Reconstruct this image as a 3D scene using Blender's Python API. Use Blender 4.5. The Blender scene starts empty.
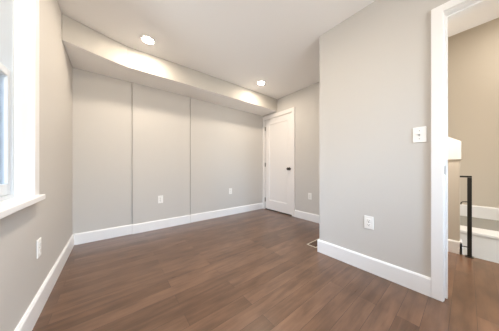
import bpy, bmesh, math
from mathutils import Vector, Matrix

scene = bpy.context.scene
COL = scene.collection
PI = math.pi

# ------------------------------------------------------------------ camera
F_PX, CAM_H = 173.0, 0.93
YAW = math.atan((249.5 - 112.0) / F_PX)            # camera turned right of +Y
cam_d = bpy.data.cameras.new('camera')
cam_d.sensor_fit = 'HORIZONTAL'; cam_d.sensor_width = 36.0
cam_d.lens = 36.0 * F_PX / 499.0
cam_d.shift_y = 3.1 / 499.0
cam_d.clip_start = 0.02
cam = bpy.data.objects.new('camera', cam_d); COL.objects.link(cam)
cam.location = (0, 0, CAM_H)
cam.rotation_euler = (PI / 2, 0, -YAW)
scene.camera = cam

# ------------------------------------------------------------------ world, exposure
SKY_STRENGTH = 9.5
LAMP_W = 5.8
HALL_W = 24
WELL_W = 33
world = bpy.data.worlds.new('world'); scene.world = world
world.use_nodes = True
wn = world.node_tree.nodes; wl = world.node_tree.links
wn.clear()
wo = wn.new('ShaderNodeOutputWorld'); wb = wn.new('ShaderNodeBackground')
tc = wn.new('ShaderNodeTexCoord'); sx = wn.new('ShaderNodeSeparateXYZ'); cr = wn.new('ShaderNodeValToRGB')
wl.new(tc.outputs['Generated'], sx.inputs[0]); 
ce = cr.color_ramp.elements                        # 0.5 = horizon: pale ground below, open sky above
ma = wn.new('ShaderNodeMath'); ma.operation = 'MULTIPLY_ADD'; ma.inputs[1].default_value = 0.5; ma.inputs[2].default_value = 0.5
wl.new(sx.outputs['Z'], ma.inputs[0]); wl.new(ma.outputs[0], cr.inputs[0])
ce[0].position = 0.0; ce[0].color = (0.85, 0.84, 0.82, 1)
ce[1].position = 1.0; ce[1].color = (1.18, 1.48, 1.86, 1)
x = ce.new(0.47); x.color = (0.52, 0.53, 0.53, 1)
x = ce.new(0.52); x.color = (0.66, 0.72, 0.77, 1)
x = ce.new(0.60); x.color = (0.55, 0.72, 0.92, 1)
x = ce.new(0.70); x.color = (1.06, 1.40, 1.84, 1)
# sky set brighter towards -Y and dimmer towards -X to balance the room light
my = wn.new('ShaderNodeMapRange'); my.inputs['From Min'].default_value = 0.2; my.inputs['From Max'].default_value = -0.8
my.inputs['To Min'].default_value = SKY_STRENGTH * 0.34; my.inputs['To Max'].default_value = SKY_STRENGTH * 1.75
wl.new(sx.outputs['Y'], my.inputs[0]); wl.new(my.outputs[0], wb.inputs[1])
mt = wn.new('ShaderNodeMapRange'); mt.inputs['From Min'].default_value = -0.1; mt.inputs['From Max'].default_value = -0.8
wl.new(sx.outputs['Y'], mt.inputs[0])
mc = wn.new('ShaderNodeMix'); mc.data_type = 'RGBA'; mc.blend_type = 'MULTIPLY'     # sky tinted warmer towards -Y to warm the room
wl.new(mt.outputs[0], mc.inputs['Factor']); wl.new(cr.outputs[0], mc.inputs['A']); mc.inputs['B'].default_value = (1.09, 0.99, 0.90, 1)
wl.new(mc.outputs['Result'], wb.inputs[0])
wl.new(wb.outputs[0], wo.inputs[0])

vs = scene.view_settings
scene.display_settings.display_device = 'sRGB'
vs.view_transform = 'Standard'; vs.look = 'None'; vs.gamma = 1.0; vs.use_curve_mapping = False
vs.exposure = 0.57

# sampling help for the daylight coming through the window opening
pd = bpy.data.lights.new('window_portal', 'AREA'); pd.shape = 'RECTANGLE'; pd.size = 1.5; pd.size_y = 0.66
pd.cycles.is_portal = True
po = bpy.data.objects.new('window_portal', pd); COL.objects.link(po)
po.location = (-0.56, 1.272, 1.49); po.rotation_euler = (0, -PI / 2, 0)
p2 = bpy.data.objects.new('window_portal', pd); COL.objects.link(p2)
p2.location = (0.308, -1.535, 1.49); p2.rotation_euler = (0, -PI / 2, PI / 2)
p3 = p2.copy(); COL.objects.link(p3); p3.location.x = 1.188
p4 = p2.copy(); COL.objects.link(p4); p4.location = (3.678, -2.485, 0.49)
scene.cycles.max_bounces = 16
scene.cycles.diffuse_bounces = 10
scene.cycles.glossy_bounces = 6
scene.cycles.sample_clamp_indirect = 6.0
scene.cycles.use_denoising = True
scene.cycles.caustics_reflective = False
scene.cycles.caustics_refractive = False

# ------------------------------------------------------------------ materials
def mat(name, col, rough=0.5, metal=0.0, bump=0.0, bump_scale=200.0, spec=0.5):
    m = bpy.data.materials.new(name); m.use_nodes = True
    nt = m.node_tree; b = nt.nodes['Principled BSDF']
    b.inputs['Base Color'].default_value = (*col, 1)
    b.inputs['Roughness'].default_value = rough
    b.inputs['Metallic'].default_value = metal
    b.inputs['Specular IOR Level'].default_value = spec
    if bump:
        t = nt.nodes.new('ShaderNodeTexCoord'); n = nt.nodes.new('ShaderNodeTexNoise'); bp = nt.nodes.new('ShaderNodeBump')
        n.inputs['Scale'].default_value = bump_scale; n.inputs['Detail'].default_value = 3
        bp.inputs['Strength'].default_value = bump; bp.inputs['Distance'].default_value = 0.002
        nt.links.new(t.outputs['Object'], n.inputs['Vector']); nt.links.new(n.outputs['Fac'], bp.inputs['Height'])
        nt.links.new(bp.outputs[0], b.inputs['Normal'])
    return m

M_WALL = mat('greige_wall_paint', (0.598, 0.575, 0.543), 0.6, bump=0.06, bump_scale=350, spec=0.3)
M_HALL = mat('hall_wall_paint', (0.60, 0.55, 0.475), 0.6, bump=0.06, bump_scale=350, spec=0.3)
M_CEIL = mat("white_ceiling_paint", (0.88, 0.875, 0.87), 0.75, bump=0.05, bump_scale=350, spec=0.2)
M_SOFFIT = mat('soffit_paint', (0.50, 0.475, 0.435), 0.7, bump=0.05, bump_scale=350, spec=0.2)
M_TRIM = mat('white_trim_paint', (0.87, 0.868, 0.864), 0.35)
M_DOOR = mat('white_door_paint', (0.84, 0.81, 0.785), 0.38)
M_SASH = mat('white_vinyl', (0.58, 0.61, 0.64), 0.3)
M_PLATE = mat('white_plastic', (0.88, 0.87, 0.84), 0.3)
M_SLOT = mat('dark_socket_slot', (0.05, 0.05, 0.05), 0.5)
M_STEEL = mat('brushed_nickel', (0.36, 0.34, 0.31), 0.4, 0.9)
M_DARKMETAL = mat('dark_pewter', (0.14, 0.13, 0.12), 0.32, 0.9)
M_BLACK = mat('black_painted_steel', (0.012, 0.011, 0.009), 0.4)
M_GAP = mat('door_gap_shade', (0.02, 0.017, 0.015), 0.8)
M_CARPET = mat('grey_landing_carpet', (0.33, 0.32, 0.29), 0.95, bump=0.5, bump_scale=500)
M_BRASSFRAME = mat('pale_register_frame', (0.62, 0.56, 0.46), 0.4)

def glass():
    m = bpy.data.materials.new('window_glass'); m.use_nodes = True
    nt = m.node_tree; nt.nodes.clear()
    o = nt.nodes.new('ShaderNodeOutputMaterial'); mx = nt.nodes.new('ShaderNodeMixShader')
    t = nt.nodes.new('ShaderNodeBsdfTransparent'); g = nt.nodes.new('ShaderNodeBsdfGlossy'); fr = nt.nodes.new('ShaderNodeFresnel')
    t.inputs[0].default_value = (0.93, 0.97, 1.0, 1)
    g.inputs['Roughness'].default_value = 0.02; fr.inputs[0].default_value = 1.45
    nt.links.new(fr.outputs[0], mx.inputs[0]); nt.links.new(t.outputs[0], mx.inputs[1]); nt.links.new(g.outputs[0], mx.inputs[2])
    nt.links.new(mx.outputs[0], o.inputs[0])
    return m
M_GLASS = glass()

def lens_mat(name, col, strength):
    m = bpy.data.materials.new(name); m.use_nodes = True
    b = m.node_tree.nodes['Principled BSDF']
    b.inputs['Base Color'].default_value = (0.9, 0.9, 0.88, 1)
    b.inputs['Emission Color'].default_value = (*col, 1); b.inputs['Emission Strength'].default_value = strength
    return m
M_LENS = lens_mat('lit_lamp_lens', (1.0, 0.90, 0.76), 60.0)

def wood():
    m = bpy.data.materials.new('brown_plank_floor'); m.use_nodes = True
    nt = m.node_tree; N = nt.nodes; L = nt.links; b = N['Principled BSDF']
    tc = N.new('ShaderNodeTexCoord'); mp = N.new('ShaderNodeMapping')
    L.new(tc.outputs['Object'], mp.inputs[0])
    mp.inputs['Location'].default_value = (0.3, -0.174 + 10 * 0.106, 0)
    br = N.new('ShaderNodeTexBrick')
    br.offset = 0.37; br.offset_frequency = 2; br.squash = 1.0
    br.inputs['Scale'].default_value = 1.0
    br.inputs['Brick Width'].default_value = 1.05
    br.inputs['Row Height'].default_value = 0.106
    br.inputs['Mortar Size'].default_value = 0.0011
    br.inputs['Mortar Smooth'].default_value = 0.3
    br.inputs['Bias'].default_value = 0.0
    br.inputs['Color1'].default_value = (0.0, 0.0, 0.0, 1); br.inputs['Color2'].default_value = (1, 1, 1, 1)
    br.inputs['Mortar'].default_value = (0.5, 0.5, 0.5, 1)
    L.new(mp.outputs[0], br.inputs['Vector'])
    # per-plank tint
    rp = N.new('ShaderNodeValToRGB')
    e = rp.color_ramp.elements
    e[0].position = 0.0; e[0].color = (0.108, 0.056, 0.032, 1)
    e[1].position = 1.0; e[1].color = (0.168, 0.091, 0.055, 1)
    x = e.new(0.35); x.color = (0.130, 0.069, 0.040, 1)
    x = e.new(0.7); x.color = (0.147, 0.079, 0.047, 1)
    L.new(br.outputs['Color'], rp.inputs[0])
    # grain stretched along the planks, shifted plank by plank
    ad = N.new('ShaderNodeVectorMath'); ad.operation = 'ADD'
    sc_ = N.new('ShaderNodeVectorMath'); sc_.operation = 'SCALE'; sc_.inputs['Scale'].default_value = 13.0
    L.new(br.outputs['Color'], sc_.inputs[0]); L.new(mp.outputs[0], ad.inputs[0]); L.new(sc_.outputs[0], ad.inputs[1])
    m2 = N.new('ShaderNodeMapping'); m2.inputs['Scale'].default_value = (2.2, 34.0, 1.0)
    L.new(ad.outputs[0], m2.inputs[0])
    n1 = N.new('ShaderNodeTexNoise'); n1.inputs['Scale'].default_value = 1.0; n1.inputs['Detail'].default_value = 6; n1.inputs['Roughness'].default_value = 0.62
    n1.inputs['Distortion'].default_value = 0.6
    L.new(m2.outputs[0], n1.inputs['Vector'])
    m3 = N.new('ShaderNodeMapping'); m3.inputs['Scale'].default_value = (4.5, 15.0, 1.0)
    L.new(ad.outputs[0], m3.inputs[0])
    n2 = N.new('ShaderNodeTexNoise'); n2.inputs['Scale'].default_value = 1.0; n2.inputs['Detail'].default_value = 3
    L.new(m3.outputs[0], n2.inputs['Vector'])
    mr = N.new('ShaderNodeMapRange'); mr.inputs['From Min'].default_value = 0.3; mr.inputs['From Max'].default_value = 0.7
    mr.inputs['To Min'].default_value = 0.80; mr.inputs['To Max'].default_value = 1.18
    L.new(n1.outputs['Fac'], mr.inputs[0])
    mr2 = N.new('ShaderNodeMapRange'); mr2.inputs['From Min'].default_value = 0.3; mr2.inputs['From Max'].default_value = 0.7
    mr2.inputs['To Min'].default_value = 0.76; mr2.inputs['To Max'].default_value = 1.22
    L.new(n2.outputs['Fac'], mr2.inputs[0])
    mu = N.new('ShaderNodeMath'); mu.operation = 'MULTIPLY'; L.new(mr.outputs[0], mu.inputs[0]); L.new(mr2.outputs[0], mu.inputs[1])
    vm = N.new('ShaderNodeVectorMath'); vm.operation = 'SCALE'
    L.new(rp.outputs[0], vm.inputs[0]); L.new(mu.outputs[0], vm.inputs['Scale'])
    mx = N.new('ShaderNodeMix'); mx.data_type = 'RGBA'
    L.new(br.outputs['Fac'], mx.inputs['Factor']); L.new(vm.outputs[0], mx.inputs['A'])
    mx.inputs['B'].default_value = (0.055, 0.030, 0.02, 1)
    L.new(mx.outputs['Result'], b.inputs['Base Color'])
    rr = N.new('ShaderNodeMapRange'); rr.inputs['To Min'].default_value = 0.24; rr.inputs['To Max'].default_value = 0.36
    L.new(n1.outputs['Fac'], rr.inputs[0]); L.new(rr.outputs[0], b.inputs['Roughness'])
    b.inputs['Specular IOR Level'].default_value = 0.3
    b.inputs['Coat Weight'].default_value = 0.45; b.inputs['Coat Roughness'].default_value = 0.26; b.inputs['Coat IOR'].default_value = 1.5
    bp = N.new('ShaderNodeBump'); bp.inputs['Strength'].default_value = 0.12; bp.inputs['Distance'].default_value = 0.0015
    sb = N.new('ShaderNodeMath'); sb.operation = 'SUBTRACT'
    L.new(n1.outputs['Fac'], sb.inputs[0]); L.new(br.outputs['Fac'], sb.inputs[1])
    L.new(sb.outputs[0], bp.inputs['Height']); L.new(bp.outputs[0], b.inputs['Normal'])
    return m
M_FLOOR = wood()

# ------------------------------------------------------------------ mesh helpers
def box(bm, x0, x1, y0, y1, z0, z1):
    v = [bm.verts.new(p) for p in ((x0,y0,z0),(x1,y0,z0),(x1,y1,z0),(x0,y1,z0),(x0,y0,z1),(x1,y0,z1),(x1,y1,z1),(x0,y1,z1))]
    for f in ((0,3,2,1),(4,5,6,7),(0,1,5,4),(1,2,6,5),(2,3,7,6),(3,0,4,7)):
        bm.faces.new([v[i] for i in f])

def prism(bm, pts, axis, a, b):
    """pts: 2D outline; axis: extrusion axis; the two remaining coordinates in x,y,z order."""
    def put(p, t):
        q = list(p); q.insert('xyz'.index(axis), t); return q
    A = [bm.verts.new(put(p, a)) for p in pts]; B = [bm.verts.new(put(p, b)) for p in pts]
    n = len(pts)
    bm.faces.new(A[::-1]); bm.faces.new(B)
    for i in range(n):
        j = (i + 1) % n
        bm.faces.new((A[i], A[j], B[j], B[i]))

def cyl(bm, c, r0, r1, h, axis='z', n=24):
    R = {'z': Matrix.Identity(4), 'x': Matrix.Rotation(PI/2, 4, 'Y'), 'y': Matrix.Rotation(-PI/2, 4, 'X')}[axis]
    d = Vector({'x': (1,0,0), 'y': (0,1,0), 'z': (0,0,1)}[axis])
    bmesh.ops.create_cone(bm, cap_ends=True, segments=n, radius1=r0, radius2=r1, depth=h,
                          matrix=Matrix.Translation(Vector(c) + d * h / 2) @ R)

def lathe(bm, prof, c, axis='z', n=28):
    """prof: (radius, height) pairs, revolved about axis through c."""
    rings = []
    for r, h in prof:
        ring = []
        for i in range(n):
            a = 2 * PI * i / n; u, w = r * math.cos(a), r * math.sin(a)
            p = {'z': (u, w, h), 'x': (h, u, w), 'y': (u, h, w)}[axis]
            ring.append(bm.verts.new(Vector(c) + Vector(p)))
        rings.append(ring)
    for A, B in zip(rings, rings[1:]):
        for i in range(n):
            j = (i + 1) % n
            bm.faces.new((A[i], A[j], B[j], B[i]))
    if prof[0][0] > 1e-6: bm.faces.new(rings[0][::-1])
    if prof[-1][0] > 1e-6: bm.faces.new(rings[-1])

def tube(bm, pts, r, n=10):
    pts = [Vector(p) for p in pts]; rings = []
    for i, p in enumerate(pts):
        t = (pts[min(i+1, len(pts)-1)] - pts[max(i-1, 0)]).normalized()
        u = t.cross(Vector((0, 1, 0.01))).normalized(); w = t.cross(u)
        rings.append([bm.verts.new(p + r * (math.cos(2*PI*k/n) * u + math.sin(2*PI*k/n) * w)) for k in range(n)])
    for A, B in zip(rings, rings[1:]):
        for k in range(n):
            j = (k + 1) % n
            bm.faces.new((A[k], A[j], B[j], B[k]))
    bm.faces.new(rings[0][::-1]); bm.faces.new(rings[-1])

def obj(name, bm, m, parent=None, bevel=0.0, smooth=False):
    bmesh.ops.recalc_face_normals(bm, faces=bm.faces)
    me = bpy.data.meshes.new(name); bm.to_mesh(me); bm.free()
    me.materials.append(m)
    if smooth:
        for p in me.polygons: p.use_smooth = True
        me.set_sharp_from_angle(angle=math.radians(35))
    o = bpy.data.objects.new(name, me); COL.objects.link(o)
    if parent: o.parent = parent
    if bevel:
        bv = o.modifiers.new('bevel', 'BEVEL'); bv.width = bevel; bv.segments = 2; bv.limit_method = 'ANGLE'
    return o

def boxes(name, rects, m, parent=None, bevel=0.0):
    bm = bmesh.new()
    for r in rects: box(bm, *r)
    return obj(name, bm, m, parent, bevel)

def struct(o):
    o['kind'] = 'structure'; return o

def thing(name, label, cat, loc=(0, 0, 0), rotz=0.0, group=None):
    o = bpy.data.objects.new(name, None); COL.objects.link(o)
    o.location = loc; o.rotation_euler = (0, 0, rotz); o.empty_display_size = 0.05
    o['label'] = label; o['category'] = cat
    if group: o['group'] = group
    return o

def dup(root, loc, rotz, label):
    r = root.copy(); COL.objects.link(r); r.location = loc; r.rotation_euler = (0, 0, rotz); r['label'] = label
    for ch in list(root.children):
        c = ch.copy(); COL.objects.link(c); c.parent = r
        for g in list(ch.children):
            d = g.copy(); COL.objects.link(d); d.parent = c
    return r

# ------------------------------------------------------------------ main dimensions
H = 2.412
XL, YB, XR, XP, YP = -0.375, 2.98, 2.768, 1.82, 1.03       # left wall, back wall, door wall, partition face, partition end
YR = -1.35                                                 # wall behind the camera
XH = 1.95                                                  # hall side of the partition
XW = 2.97                                                  # stairwell edge
DY0, DY1, DZ = -0.68, 0.099, 2.02                          # hall doorway
RWX, RWX2 = 1.58, 2.46
WY0, WY1, WZ0, WZ1 = 0.95, 1.593, 0.737, 2.24              # window opening

# ------------------------------------------------------------------ floor, ceiling
struct(boxes('floor', [(XL-0.18, XW, YR-0.17, YB+0.15, -0.12, 0)], M_FLOOR))
struct(boxes('ceiling', [(XL-0.18, XP+0.05, YR-0.17, YB+0.15, H, H+0.15), (XP+0.05, XR+0.15, YP-0.05, YB+0.15, H, H+0.15),
                         (XP+0.05, XW, YR-0.17, YP-0.05, H, H+0.15)], M_CEIL))

# ------------------------------------------------------------------ walls
T = 0.17
struct(boxes('wall_left', [(XL-T, XL, YR, WY0, 0, H), (XL-T, XL, WY1, YB, 0, H), (XL-T, XL, WY0, WY1, 0, WZ0), (XL-T, XL, WY0, WY1, WZ1, H)], M_WALL))
# back wall: three faces parted by two narrow upright shadow gaps
GA, GB, GW = 0.217, 1.049, 0.011
struct(boxes('wall_back', [(XL-T, XR+0.12, YB+0.07, YB+0.15, 0, H), (XL-T, GA, YB, YB+0.07, 0, H), (GA-0.01, GA+0.03, YB+0.022, YB+0.07, 0, H), (GB-0.01, GB+0.03, YB+0.016, YB+0.07, 0, H),
                           (GA+GW, GB, YB-0.014, YB+0.07, 0, H), (GB+GW*1.15, XR+0.12, YB-0.006, YB+0.07, 0, H)], M_WALL))
DA, DB, DT = 2.140, 2.900, 2.05                            # closed door opening in the right wall
struct(boxes('wall_right', [(XR, XR+0.12, YP-0.1, DA, 0, H), (XR, XR+0.12, DB, YB, 0, H), (XR, XR+0.12, DA, DB, DT, H), (XR+0.08, XR+0.12, DA, DB, 0, DT)], M_WALL))
struct(boxes('wall_partition', [(XP, XH, DY1+0.02, YP, 0, H), (XP, XH, YR, DY0-0.02, 0, H), (XP, XH, DY0-0.02, DY1+0.02, DZ+0.02, H),
                                (XH, XR, YP-0.12, YP, 0, H)], M_WALL))
RA, RB, RC, RD = RWX-WY1, RWX-WY0, RWX2-WY1, RWX2-WY0       # openings for the two added rear windows
struct(boxes('wall_rear', [(XL-T, RA, YR-T, YR, 0, H), (RB, RC, YR-T, YR, 0, H), (RD, XW, YR-T, YR, 0, H)]
             + [r for p, q in ((RA, RB), (RC, RD)) for r in ((p, q, YR-T, YR, 0, WZ0), (p, q, YR-T, YR, WZ1, H))], M_WALL))

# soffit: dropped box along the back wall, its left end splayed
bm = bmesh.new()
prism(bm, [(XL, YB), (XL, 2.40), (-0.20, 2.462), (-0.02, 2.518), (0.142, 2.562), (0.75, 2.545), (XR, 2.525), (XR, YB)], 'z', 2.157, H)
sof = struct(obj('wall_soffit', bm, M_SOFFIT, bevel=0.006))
sof.data.materials.append(M_CEIL)                           # underside whitened like the ceiling, standing in for bounced light
for p in sof.data.polygons:
    if p.normal.z < -0.9: p.material_index = 1

# ------------------------------------------------------------------ baseboards
BH, BT = 0.135, 0.016
def base_profile(): return [(0, 0), (BT, 0), (BT, BH-0.012), (BT*0.55, BH), (0, BH)]
def base_x(bm, y, x0, x1, s):        # runs along x, face towards s*y
    prism(bm, [(y + s*a, b) for a, b in base_profile()], 'x', x0, x1)
def base_y(bm, x, y0, y1, s):
    prism(bm, [(x + s*a, b) for a, b in base_profile()], 'y', y0, y1)
bm = bmesh.new(); base_y(bm, XL, YR, YB, 1); struct(obj('baseboard_left', bm, M_TRIM))
bm = bmesh.new()
base_x(bm, YB, XL+BT, GA+0.006, -1); base_x(bm, YB-0.014, GA+0.008, GB+0.002, -1); base_x(bm, YB-0.006, GB+0.008, XR-0.018, -1)
struct(obj('baseboard_back', bm, M_TRIM))
bm = bmesh.new(); base_y(bm, XR, YP, 2.068, -1); struct(obj('baseboard_right', bm, M_TRIM))
bm = bmesh.new()
base_y(bm, XP, DY1+0.064, YP+BT, -1); base_x(bm, YP, XP, XR-BT, 1)
base_y(bm, XP, YR, DY0-0.068, -1)
struct(obj('baseboard_partition', bm, M_TRIM))
bm = bmesh.new(); base_x(bm, YR, XL+BT, XP-BT, 1); struct(obj('baseboard_rear', bm, M_TRIM))

# ------------------------------------------------------------------ hall doorway: casing, jamb and stops
cas = []
for xa, xb in ((XP-0.018, XP), (XH, XH+0.018)):
    cas += [(xa, xb, DY1+0.004, DY1+0.064, 0, DZ+0.056), (xa, xb, DY0-0.068, DY0-0.004, 0, DZ+0.056), (xa, xb, DY0-0.004, DY1+0.004, DZ+0.004, DZ+0.056)]
trim = struct(boxes('trim_1', cas, M_TRIM, bevel=0.003))
boxes('jamb', [(XP-0.001, XH+0.001, DY1, DY1+0.02, 0, DZ+0.02), (XP-0.001, XH+0.001, DY0-0.02, DY0, 0, DZ+0.02), (XP-0.001, XH+0.001, DY0, DY1, DZ, DZ+0.02)], M_TRIM, trim, bevel=0.002)
boxes('door_stop', [(XP+0.05, XP+0.088, DY1-0.012, DY1, 0, DZ), (XP+0.05, XP+0.088, DY0, DY0+0.012, 0, DZ), (XP+0.05, XP+0.088, DY0+0.012, DY1-0.012, DZ-0.012, DZ)], M_TRIM, trim, bevel=0.002)
bm = bmesh.new()
cyl(bm, (XP+0.024, DY1-0.003, 0.902), 0.014, 0.014, 0.003, 'y', 16)
cyl(bm, (XP+0.024, DY1-0.003, 0.936), 0.014, 0.014, 0.003, 'y', 16)
box(bm, XP+0.010, XP+0.038, DY1-0.003, DY1, 0.902, 0.936)
obj('strike_plate', bm, M_STEEL, trim)

# ------------------------------------------------------------------ closed white door in the right wall
door = struct(boxes('door_1', [(XR-0.018, XR, 2.070, DA-0.006, 0, 2.122), (XR-0.018, XR, DB+0.004, YB-0.008, 0, 2.122), (XR-0.018, XR, DA-0.006, DB+0.004, DT-0.004, 2.122)], M_DOOR, bevel=0.003))
boxes('jamb', [(XR-0.001, XR+0.08, DA-0.02, DA, 0, DT+0.005), (XR-0.001, XR+0.08, DB, DB+0.02, 0, DT+0.005), (XR-0.001, XR+0.08, DA, DB, DT-0.012, DT+0.005)], M_DOOR, door)
a, b_, t_ = DA+0.004, DB-0.004, DT-0.018
sx0, sx1 = XR+0.003, XR+0.042
pa, pb, pz0, pz1 = a+0.115, b_-0.115, 0.215, t_-0.115
bm = bmesh.new()
box(bm, sx0, sx1, a, pa, 0.019, t_); box(bm, sx0, sx1, pb, b_, 0.019, t_)
box(bm, sx0, sx1, pa, pb, 0.019, pz0); box(bm, sx0, sx1, pa, pb, pz1, t_)
leaf = obj('door_leaf', bm, M_DOOR, door)
# sunken flat panel with a sloped moulding round it
bm = bmesh.new()
o_ = [(pa, pz0), (pb, pz0), (pb, pz1), (pa, pz1)]
i_ = [(pa+0.018, pz0+0.018), (pb-0.018, pz0+0.018), (pb-0.018, pz1-0.018), (pa+0.018, pz1-0.018)]
V0 = [bm.verts.new((sx0+0.001, y, z)) for y, z in o_]; V1 = [bm.verts.new((sx0+0.013, y, z)) for y, z in i_]
VB = [bm.verts.new((sx1, y, z)) for y, z in o_]
for k in range(4):
    j = (k+1) % 4
    bm.faces.new((V0[k], V0[j], V1[j], V1[k])); bm.faces.new((V0[k], VB[k], VB[j], V0[j]))
bm.faces.new(V1); bm.faces.new(VB[::-1])
obj('door_panel', bm, M_DOOR, leaf)
boxes('gap_shade_strip', [(sx0-0.001, sx1, a, b_, 0.001, 0.019)], M_GAP, door)  # dark strip stands in for the shade under the door leaf
for z in (0.22, 1.02, 1.84):
    bm = bmesh.new(); cyl(bm, (XR-0.008, DB-0.001, z-0.045), 0.0075, 0.0075, 0.09, 'z', 12)
    box(bm, XR-0.004, XR+0.0025, DB-0.022, DB+0.003, z-0.044, z+0.044)
    obj('hinge', bm, M_STEEL, door)
ky, kz = a+0.06, 0.925
bm = bmesh.new()
lathe(bm, [(0.0, 0.0), (0.032, 0.0), (0.032, -0.005), (0.028, -0.009), (0.012, -0.011), (0.011, -0.032), (0.020, -0.036), (0.028, -0.046), (0.029, -0.056), (0.024, -0.066), (0.010, -0.071), (0.0, -0.072)],
      (sx0, ky, kz), 'x')
obj('knob', bm, M_DARKMETAL, door, smooth=True)

# ------------------------------------------------------------------ window in the left wall
win = struct(boxes('window_1', [(XL, XL+0.018, WY1, WY1+0.080, WZ0+0.03, WZ1+0.080), (XL, XL+0.018, WY0-0.080, WY0, WZ0+0.03, WZ1+0.080), (XL, XL+0.018, WY0, WY1, WZ1, WZ1+0.080)], M_TRIM, bevel=0.003))
boxes('window_stool', [(XL-0.10, XL+0.002, WY0, WY1, WZ0, WZ0+0.03), (XL, XL+0.044, WY0-0.080, WY1+0.080, WZ0, WZ0+0.03)], M_TRIM, win, bevel=0.004)
XS = XL-0.060                                               # inner face of the window frame
boxes('window_jamb', [(XS-0.08, XL+0.001, WY1-0.003, WY1+0.002, WZ0+0.03, WZ1), (XS-0.08, XL+0.001, WY0-0.002, WY0+0.003, WZ0+0.03, WZ1), (XS-0.08, XL+0.001, WY0, WY1, WZ1-0.012, WZ1+0.002)], M_TRIM, win)
boxes('window_frame', [(XS-0.085, XS+0.004, WY1-0.020, WY1-0.003, WZ0+0.03, WZ1-0.012), (XS-0.085, XS+0.004, WY0+0.003, WY0+0.036, WZ0+0.03, WZ1-0.012),
                       (XS-0.085, XS+0.004, WY0+0.036, WY1-0.020, WZ1-0.036, WZ1-0.012), (XS-0.085, XS+0.004, WY0+0.036, WY1-0.020, WZ0+0.03, WZ0+0.052)], M_SASH, win, bevel=0.002)
def sash(x0, x1, z0, z1, bot, top):
    y0, y1 = WY0+0.036, WY1-0.020; s = 0.032
    f = boxes('sash', [(x0, x1, y0, y0+s, z0, z1), (x0, x1, y1-s, y1, z0, z1), (x0, x1, y0+s, y1-s, z0, z0+bot), (x0, x1, y0+s, y1-s, z1-top, z1)], M_SASH, win, bevel=0.004)
    xm = (x0+x1)/2
    boxes('pane', [(xm-0.003, xm+0.003, y0+s-0.004, y1-s+0.004, z0+bot-0.004, z1-top+0.004)], M_GLASS, f)
    return f
lo = sash(XS-0.038, XS-0.004, WZ0+0.052, 1.468, 0.06, 0.042)
up = sash(XS-0.078, XS-0.044, 1.43, WZ1-0.036, 0.042, 0.05)
bm = bmesh.new()
cyl(bm, (XS-0.021, 1.272, 1.468), 0.018, 0.015, 0.012); box(bm, XS-0.032, XS-0.010, 1.272, 1.314, 1.475, 1.484)
obj('sash_lock', bm, M_PLATE, lo)

# window copies added behind the camera to light the room evenly
def copy_tree(o, parent=None):
    c = o.copy(); COL.objects.link(c)
    if parent: c.parent = parent
    for ch in list(o.children): copy_tree(ch, c)
    return c
w2 = copy_tree(win); w2.name = 'added_window_2'
w2.rotation_euler = (0, 0, PI/2); w2.location = (RWX, YR-XL, 0)
w3 = copy_tree(win); w3.name = 'added_window_3'
w3.rotation_euler = (0, 0, PI/2); w3.location = (RWX2, YR-XL, 0)

w4 = copy_tree(win); w4.name = 'added_window_4'  # stair window added for daylight on the white stairwell panel
w4.rotation_euler = (0, 0, PI/2); w4.location = (4.95, -2.3-XL, -1.0)

# ------------------------------------------------------------------ hall and stairwell beyond the doorway
RE, RF = 4.95-WY1, 4.95-WY0                                 # opening for the added stair window
XF, XE = 5.43, 4.15                                         # far wall, far edge of the stairwell
struct(boxes('wall_hall', [(XH, XR, YP-0.13, YP-0.12, 0, H), (XW, XW+0.12, 0.05, YP, -2.6, 1.03), (XW, XW+0.12, YP-0.12, YP+0.5, -2.6, 3.7),
                           (XW-0.1, XW, -2.47, YR-T, -2.6, 3.7), (XW-0.1, XW, YR-1.0, YP+0.5, H+0.15, 3.7), (XW-0.02, XW, YR-0.9, YP, -2.6, -0.12)], M_HALL))
struct(boxes('wall_stairwell', [(XF, XF+0.1, -2.3, 1.6, -2.6, 3.7), (XW, XF, 1.5, 1.6, -2.6, 3.7), (XW, RE, -2.3-T, -2.3, -2.6, 3.7), (RF, XF+0.1, -2.3-T, -2.3, -2.6, 3.7), (RE, RF, -2.3-T, -2.3, -2.6, WZ0-1), (RE, RF, -2.3-T, -2.3, WZ1-1, 3.7)], M_HALL))
struct(boxes('wall_well', [(XE, XE+0.02, -2.3, 1.5, -2.6, -0.04)], M_TRIM))
struct(boxes('floor_landing', [(XE+0.33, XF, -2.3, 1.5, -0.12, 0)], M_CARPET))
struct(boxes('floor_well', [(XW, XE+0.02, -2.3, 1.5, -2.7, -2.6)], M_TRIM))
struct(boxes('ceiling_stairwell', [(XW-0.1, XF+0.1, -2.47, 1.6, 3.7, 3.8)], M_CEIL))
struct(boxes('trim_2', [(XE-0.02, XE+0.33, -2.3, 1.5, -0.04, 0.002)], M_TRIM, bevel=0.008))
bm = bmesh.new(); prism(bm, [(XF, 0), (XF-0.02, 0), (XF-0.02, 0.205), (XF-0.008, 0.225), (XF, 0.225)], 'y', -2.3, 1.5)
struct(obj('baseboard_landing', bm, M_TRIM))
bm = bmesh.new(); base_y(bm, XW, 0.034, YP-0.13, -1); base_x(bm, 0.05, XW-BT, XW+0.12, -1); base_x(bm, YP-0.13, XH, XW-BT, -1)
struct(obj('baseboard_hall', bm, M_TRIM))
# white boxed cap on the low hall wall, its top slanting down to the stairwell
bm = bmesh.new(); prism(bm, [(0.040, 1.03), (0.30, 1.03), (0.30, 1.40), (0.13, 1.285), (0.040, 1.225)], 'x', XW-0.012, XW+0.132)
struct(obj('trim_3', bm, M_TRIM, bevel=0.004))
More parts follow.
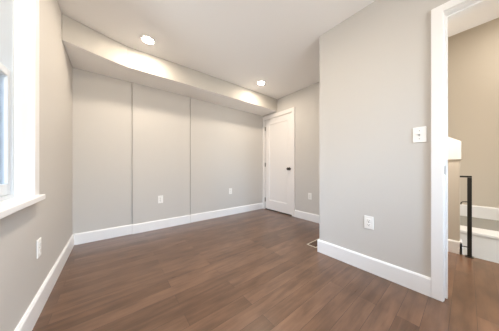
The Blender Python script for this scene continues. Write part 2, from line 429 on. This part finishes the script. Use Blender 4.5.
# black stair guard post
post = thing('railing_post', 'black steel stair railing post beyond the open doorway, beside the low hall wall', 'railing', (2.945, -0.003, 0))
bm = bmesh.new(); box(bm, -0.016, 0.016, -0.028, 0.003, 0.008, 0.834); obj('post', bm, M_BLACK, post, bevel=0.002)
bm = bmesh.new(); box(bm, -0.03, 0.03, -0.04, 0.015, 0, 0.006); obj('base_plate', bm, M_BLACK, post, bevel=0.002)
bm = bmesh.new(); box(bm, -0.016, 0.016, -0.028, 0.053, 0.836, 0.854); obj('top_arm', bm, M_BLACK, post, bevel=0.002)
for z in (0.578, 0.10):
    bm = bmesh.new(); tube(bm, [(0, 0.0, z), (0, 0.018, z-0.001), (0, 0.034, z-0.004), (0, 0.043, z-0.012), (0, 0.046, z-0.034)], 0.005)
    obj('bracket', bm, M_BLACK, post, smooth=True)

# ------------------------------------------------------------------ recessed ceiling lights
def downlight(name, label, loc, power, col):
    t = thing(name, label, 'ceiling light', loc, group='recessed ceiling lights')
    bm = bmesh.new(); lathe(bm, [(0.052, -0.002), (0.056, -0.007), (0.076, -0.006), (0.080, 0.0), (0.052, 0.0), (0.052, -0.002)], (0, 0, 0), n=40)
    obj('trim_ring', bm, M_TRIM, t, smooth=True)
    bm = bmesh.new(); lathe(bm, [(0.0525, -0.001), (0.050, -0.009), (0.042, -0.014), (0.025, -0.0175), (0.001, -0.0185)], (0, 0, 0), n=40); obj('lens', bm, M_LENS, t, smooth=True)
    d = bpy.data.lights.new('downlight_bulb', 'AREA'); d.shape = 'DISK'; d.size = 0.10; d.energy = power; d.color = col; d.spread = PI
    o = bpy.data.objects.new('downlight_bulb', d); COL.objects.link(o); o.parent = t; o.location = (0, 0, -0.021)
    return t
WARM = (1.0, 0.85, 0.68)
HALL_WARM = (1.0, 0.91, 0.80)
downlight('recessed_light', 'lit round recessed ceiling light nearer the window, upper left', (0.325, 2.288, H), LAMP_W, WARM)
downlight('recessed_light', 'lit round recessed ceiling light nearer the white door', (2.02, 2.215, H), LAMP_W, WARM)
downlight('recessed_light', 'lit round recessed ceiling light added out of view beside the window', (0.30, 0.95, H), LAMP_W * 2.3, WARM)  # extra lamp added to brighten the left wall
downlight('recessed_light', 'lit round recessed ceiling light added out of view by the hall doorway', (1.0, -0.75, H), LAMP_W * 0.3, WARM)  # extra lamp added as weak room fill
downlight('recessed_light', 'lit round recessed ceiling light, out of view in the hall beyond the doorway', (2.48, 0.16, H), HALL_W, HALL_WARM)  # unseen lamp added where the light edge on the floor points
downlight('recessed_light', 'lit round recessed ceiling light added out of view high over the stairwell', (4.2, -0.95, 3.7), WELL_W, HALL_WARM)  # unseen lamp added to brighten the far stair wall from above

# ------------------------------------------------------------------ outlets, switch, floor register (built facing -y)
def outlet(label, loc, rotz):
    t = thing('wall_outlet', label, 'outlet', loc, rotz, 'white duplex outlets')
    bm = bmesh.new(); box(bm, -0.036, 0.036, -0.006, 0, -0.058, 0.058); pl = obj('cover_plate', bm, M_PLATE, t, bevel=0.003)
    for z in (-0.020, 0.020):
        bm = bmesh.new(); box(bm, -0.017, 0.017, -0.0085, -0.005, z-0.0145, z+0.0145); s = obj('socket', bm, M_PLATE, t, bevel=0.003)
        bm = bmesh.new(); box(bm, -0.008, -0.0055, -0.0089, -0.008, z-0.002, z+0.007); box(bm, 0.0055, 0.008, -0.0089, -0.008, z-0.002, z+0.006)
        cyl(bm, (0, -0.0089, z-0.008), 0.0026, 0.0026, 0.001, 'y', 10); obj('slot', bm, M_SLOT, s)
    bm = bmesh.new(); cyl(bm, (0, -0.0072, 0), 0.0035, 0.0035, 0.0015, 'y', 12); obj('screw', bm, M_STEEL, pl)
    return t
ot = outlet('white duplex outlet on the grey partition wall, nearest the hall doorway', (XP, 0.553, 0.443), -PI/2)
dup(ot, (0.589, YB-0.014, 0.452), 0, 'white duplex outlet on the middle stretch of the back wall')
dup(ot, (1.87, YB-0.006, 0.475), 0, 'white duplex outlet on the right stretch of the back wall')
dup(ot, (XR, 1.746, 0.437), -PI/2, 'white duplex outlet on the wall right of the closed white door')
dup(ot, (XL, 1.735, 0.415), PI/2, 'white duplex outlet on the left wall under the window corner')

sw = thing('light_switch', 'white toggle light switch plate beside the hall doorway casing', 'light switch', (XP, 0.224, 1.185), -PI/2)
bm = bmesh.new(); box(bm, -0.0375, 0.0375, -0.006, 0, -0.058, 0.058); sp = obj('cover_plate', bm, M_PLATE, sw, bevel=0.003)
bm = bmesh.new(); prism(bm, [(-0.005, -0.012), (-0.018, 0.004), (-0.016, 0.011), (-0.005, 0.012)], 'x', -0.005, 0.005); obj('toggle', bm, M_PLATE, sw)
for z in (-0.03, 0.03):
    bm = bmesh.new(); cyl(bm, (0, -0.0072, z), 0.0033, 0.0033, 0.0015, 'y', 12); obj('screw', bm, M_STEEL, sp)

reg = thing('floor_register', 'pale framed floor register set in the planks behind the partition corner', 'floor vent', (2.02, 1.163, 0))
L2, W2 = 0.15, 0.062
boxes('frame', [(-L2, L2, -W2, -W2+0.011, 0, 0.004), (-L2, L2, W2-0.011, W2, 0, 0.004), (-L2, -L2+0.011, -W2+0.011, W2-0.011, 0, 0.004), (L2-0.011, L2, -W2+0.011, W2-0.011, 0, 0.004)], M_BRASSFRAME, reg)
lv = [(-L2+0.011, L2-0.011, -0.003, 0.003, 0, 0.003)]
n = 17
for k in range(n):
    x = -L2+0.016 + (2*L2-0.032)*k/(n-1); lv.append((x-0.005, x+0.005, -W2+0.011, W2-0.011, 0, 0.003))
boxes('louvre_grille', lv, M_FLOOR, reg)
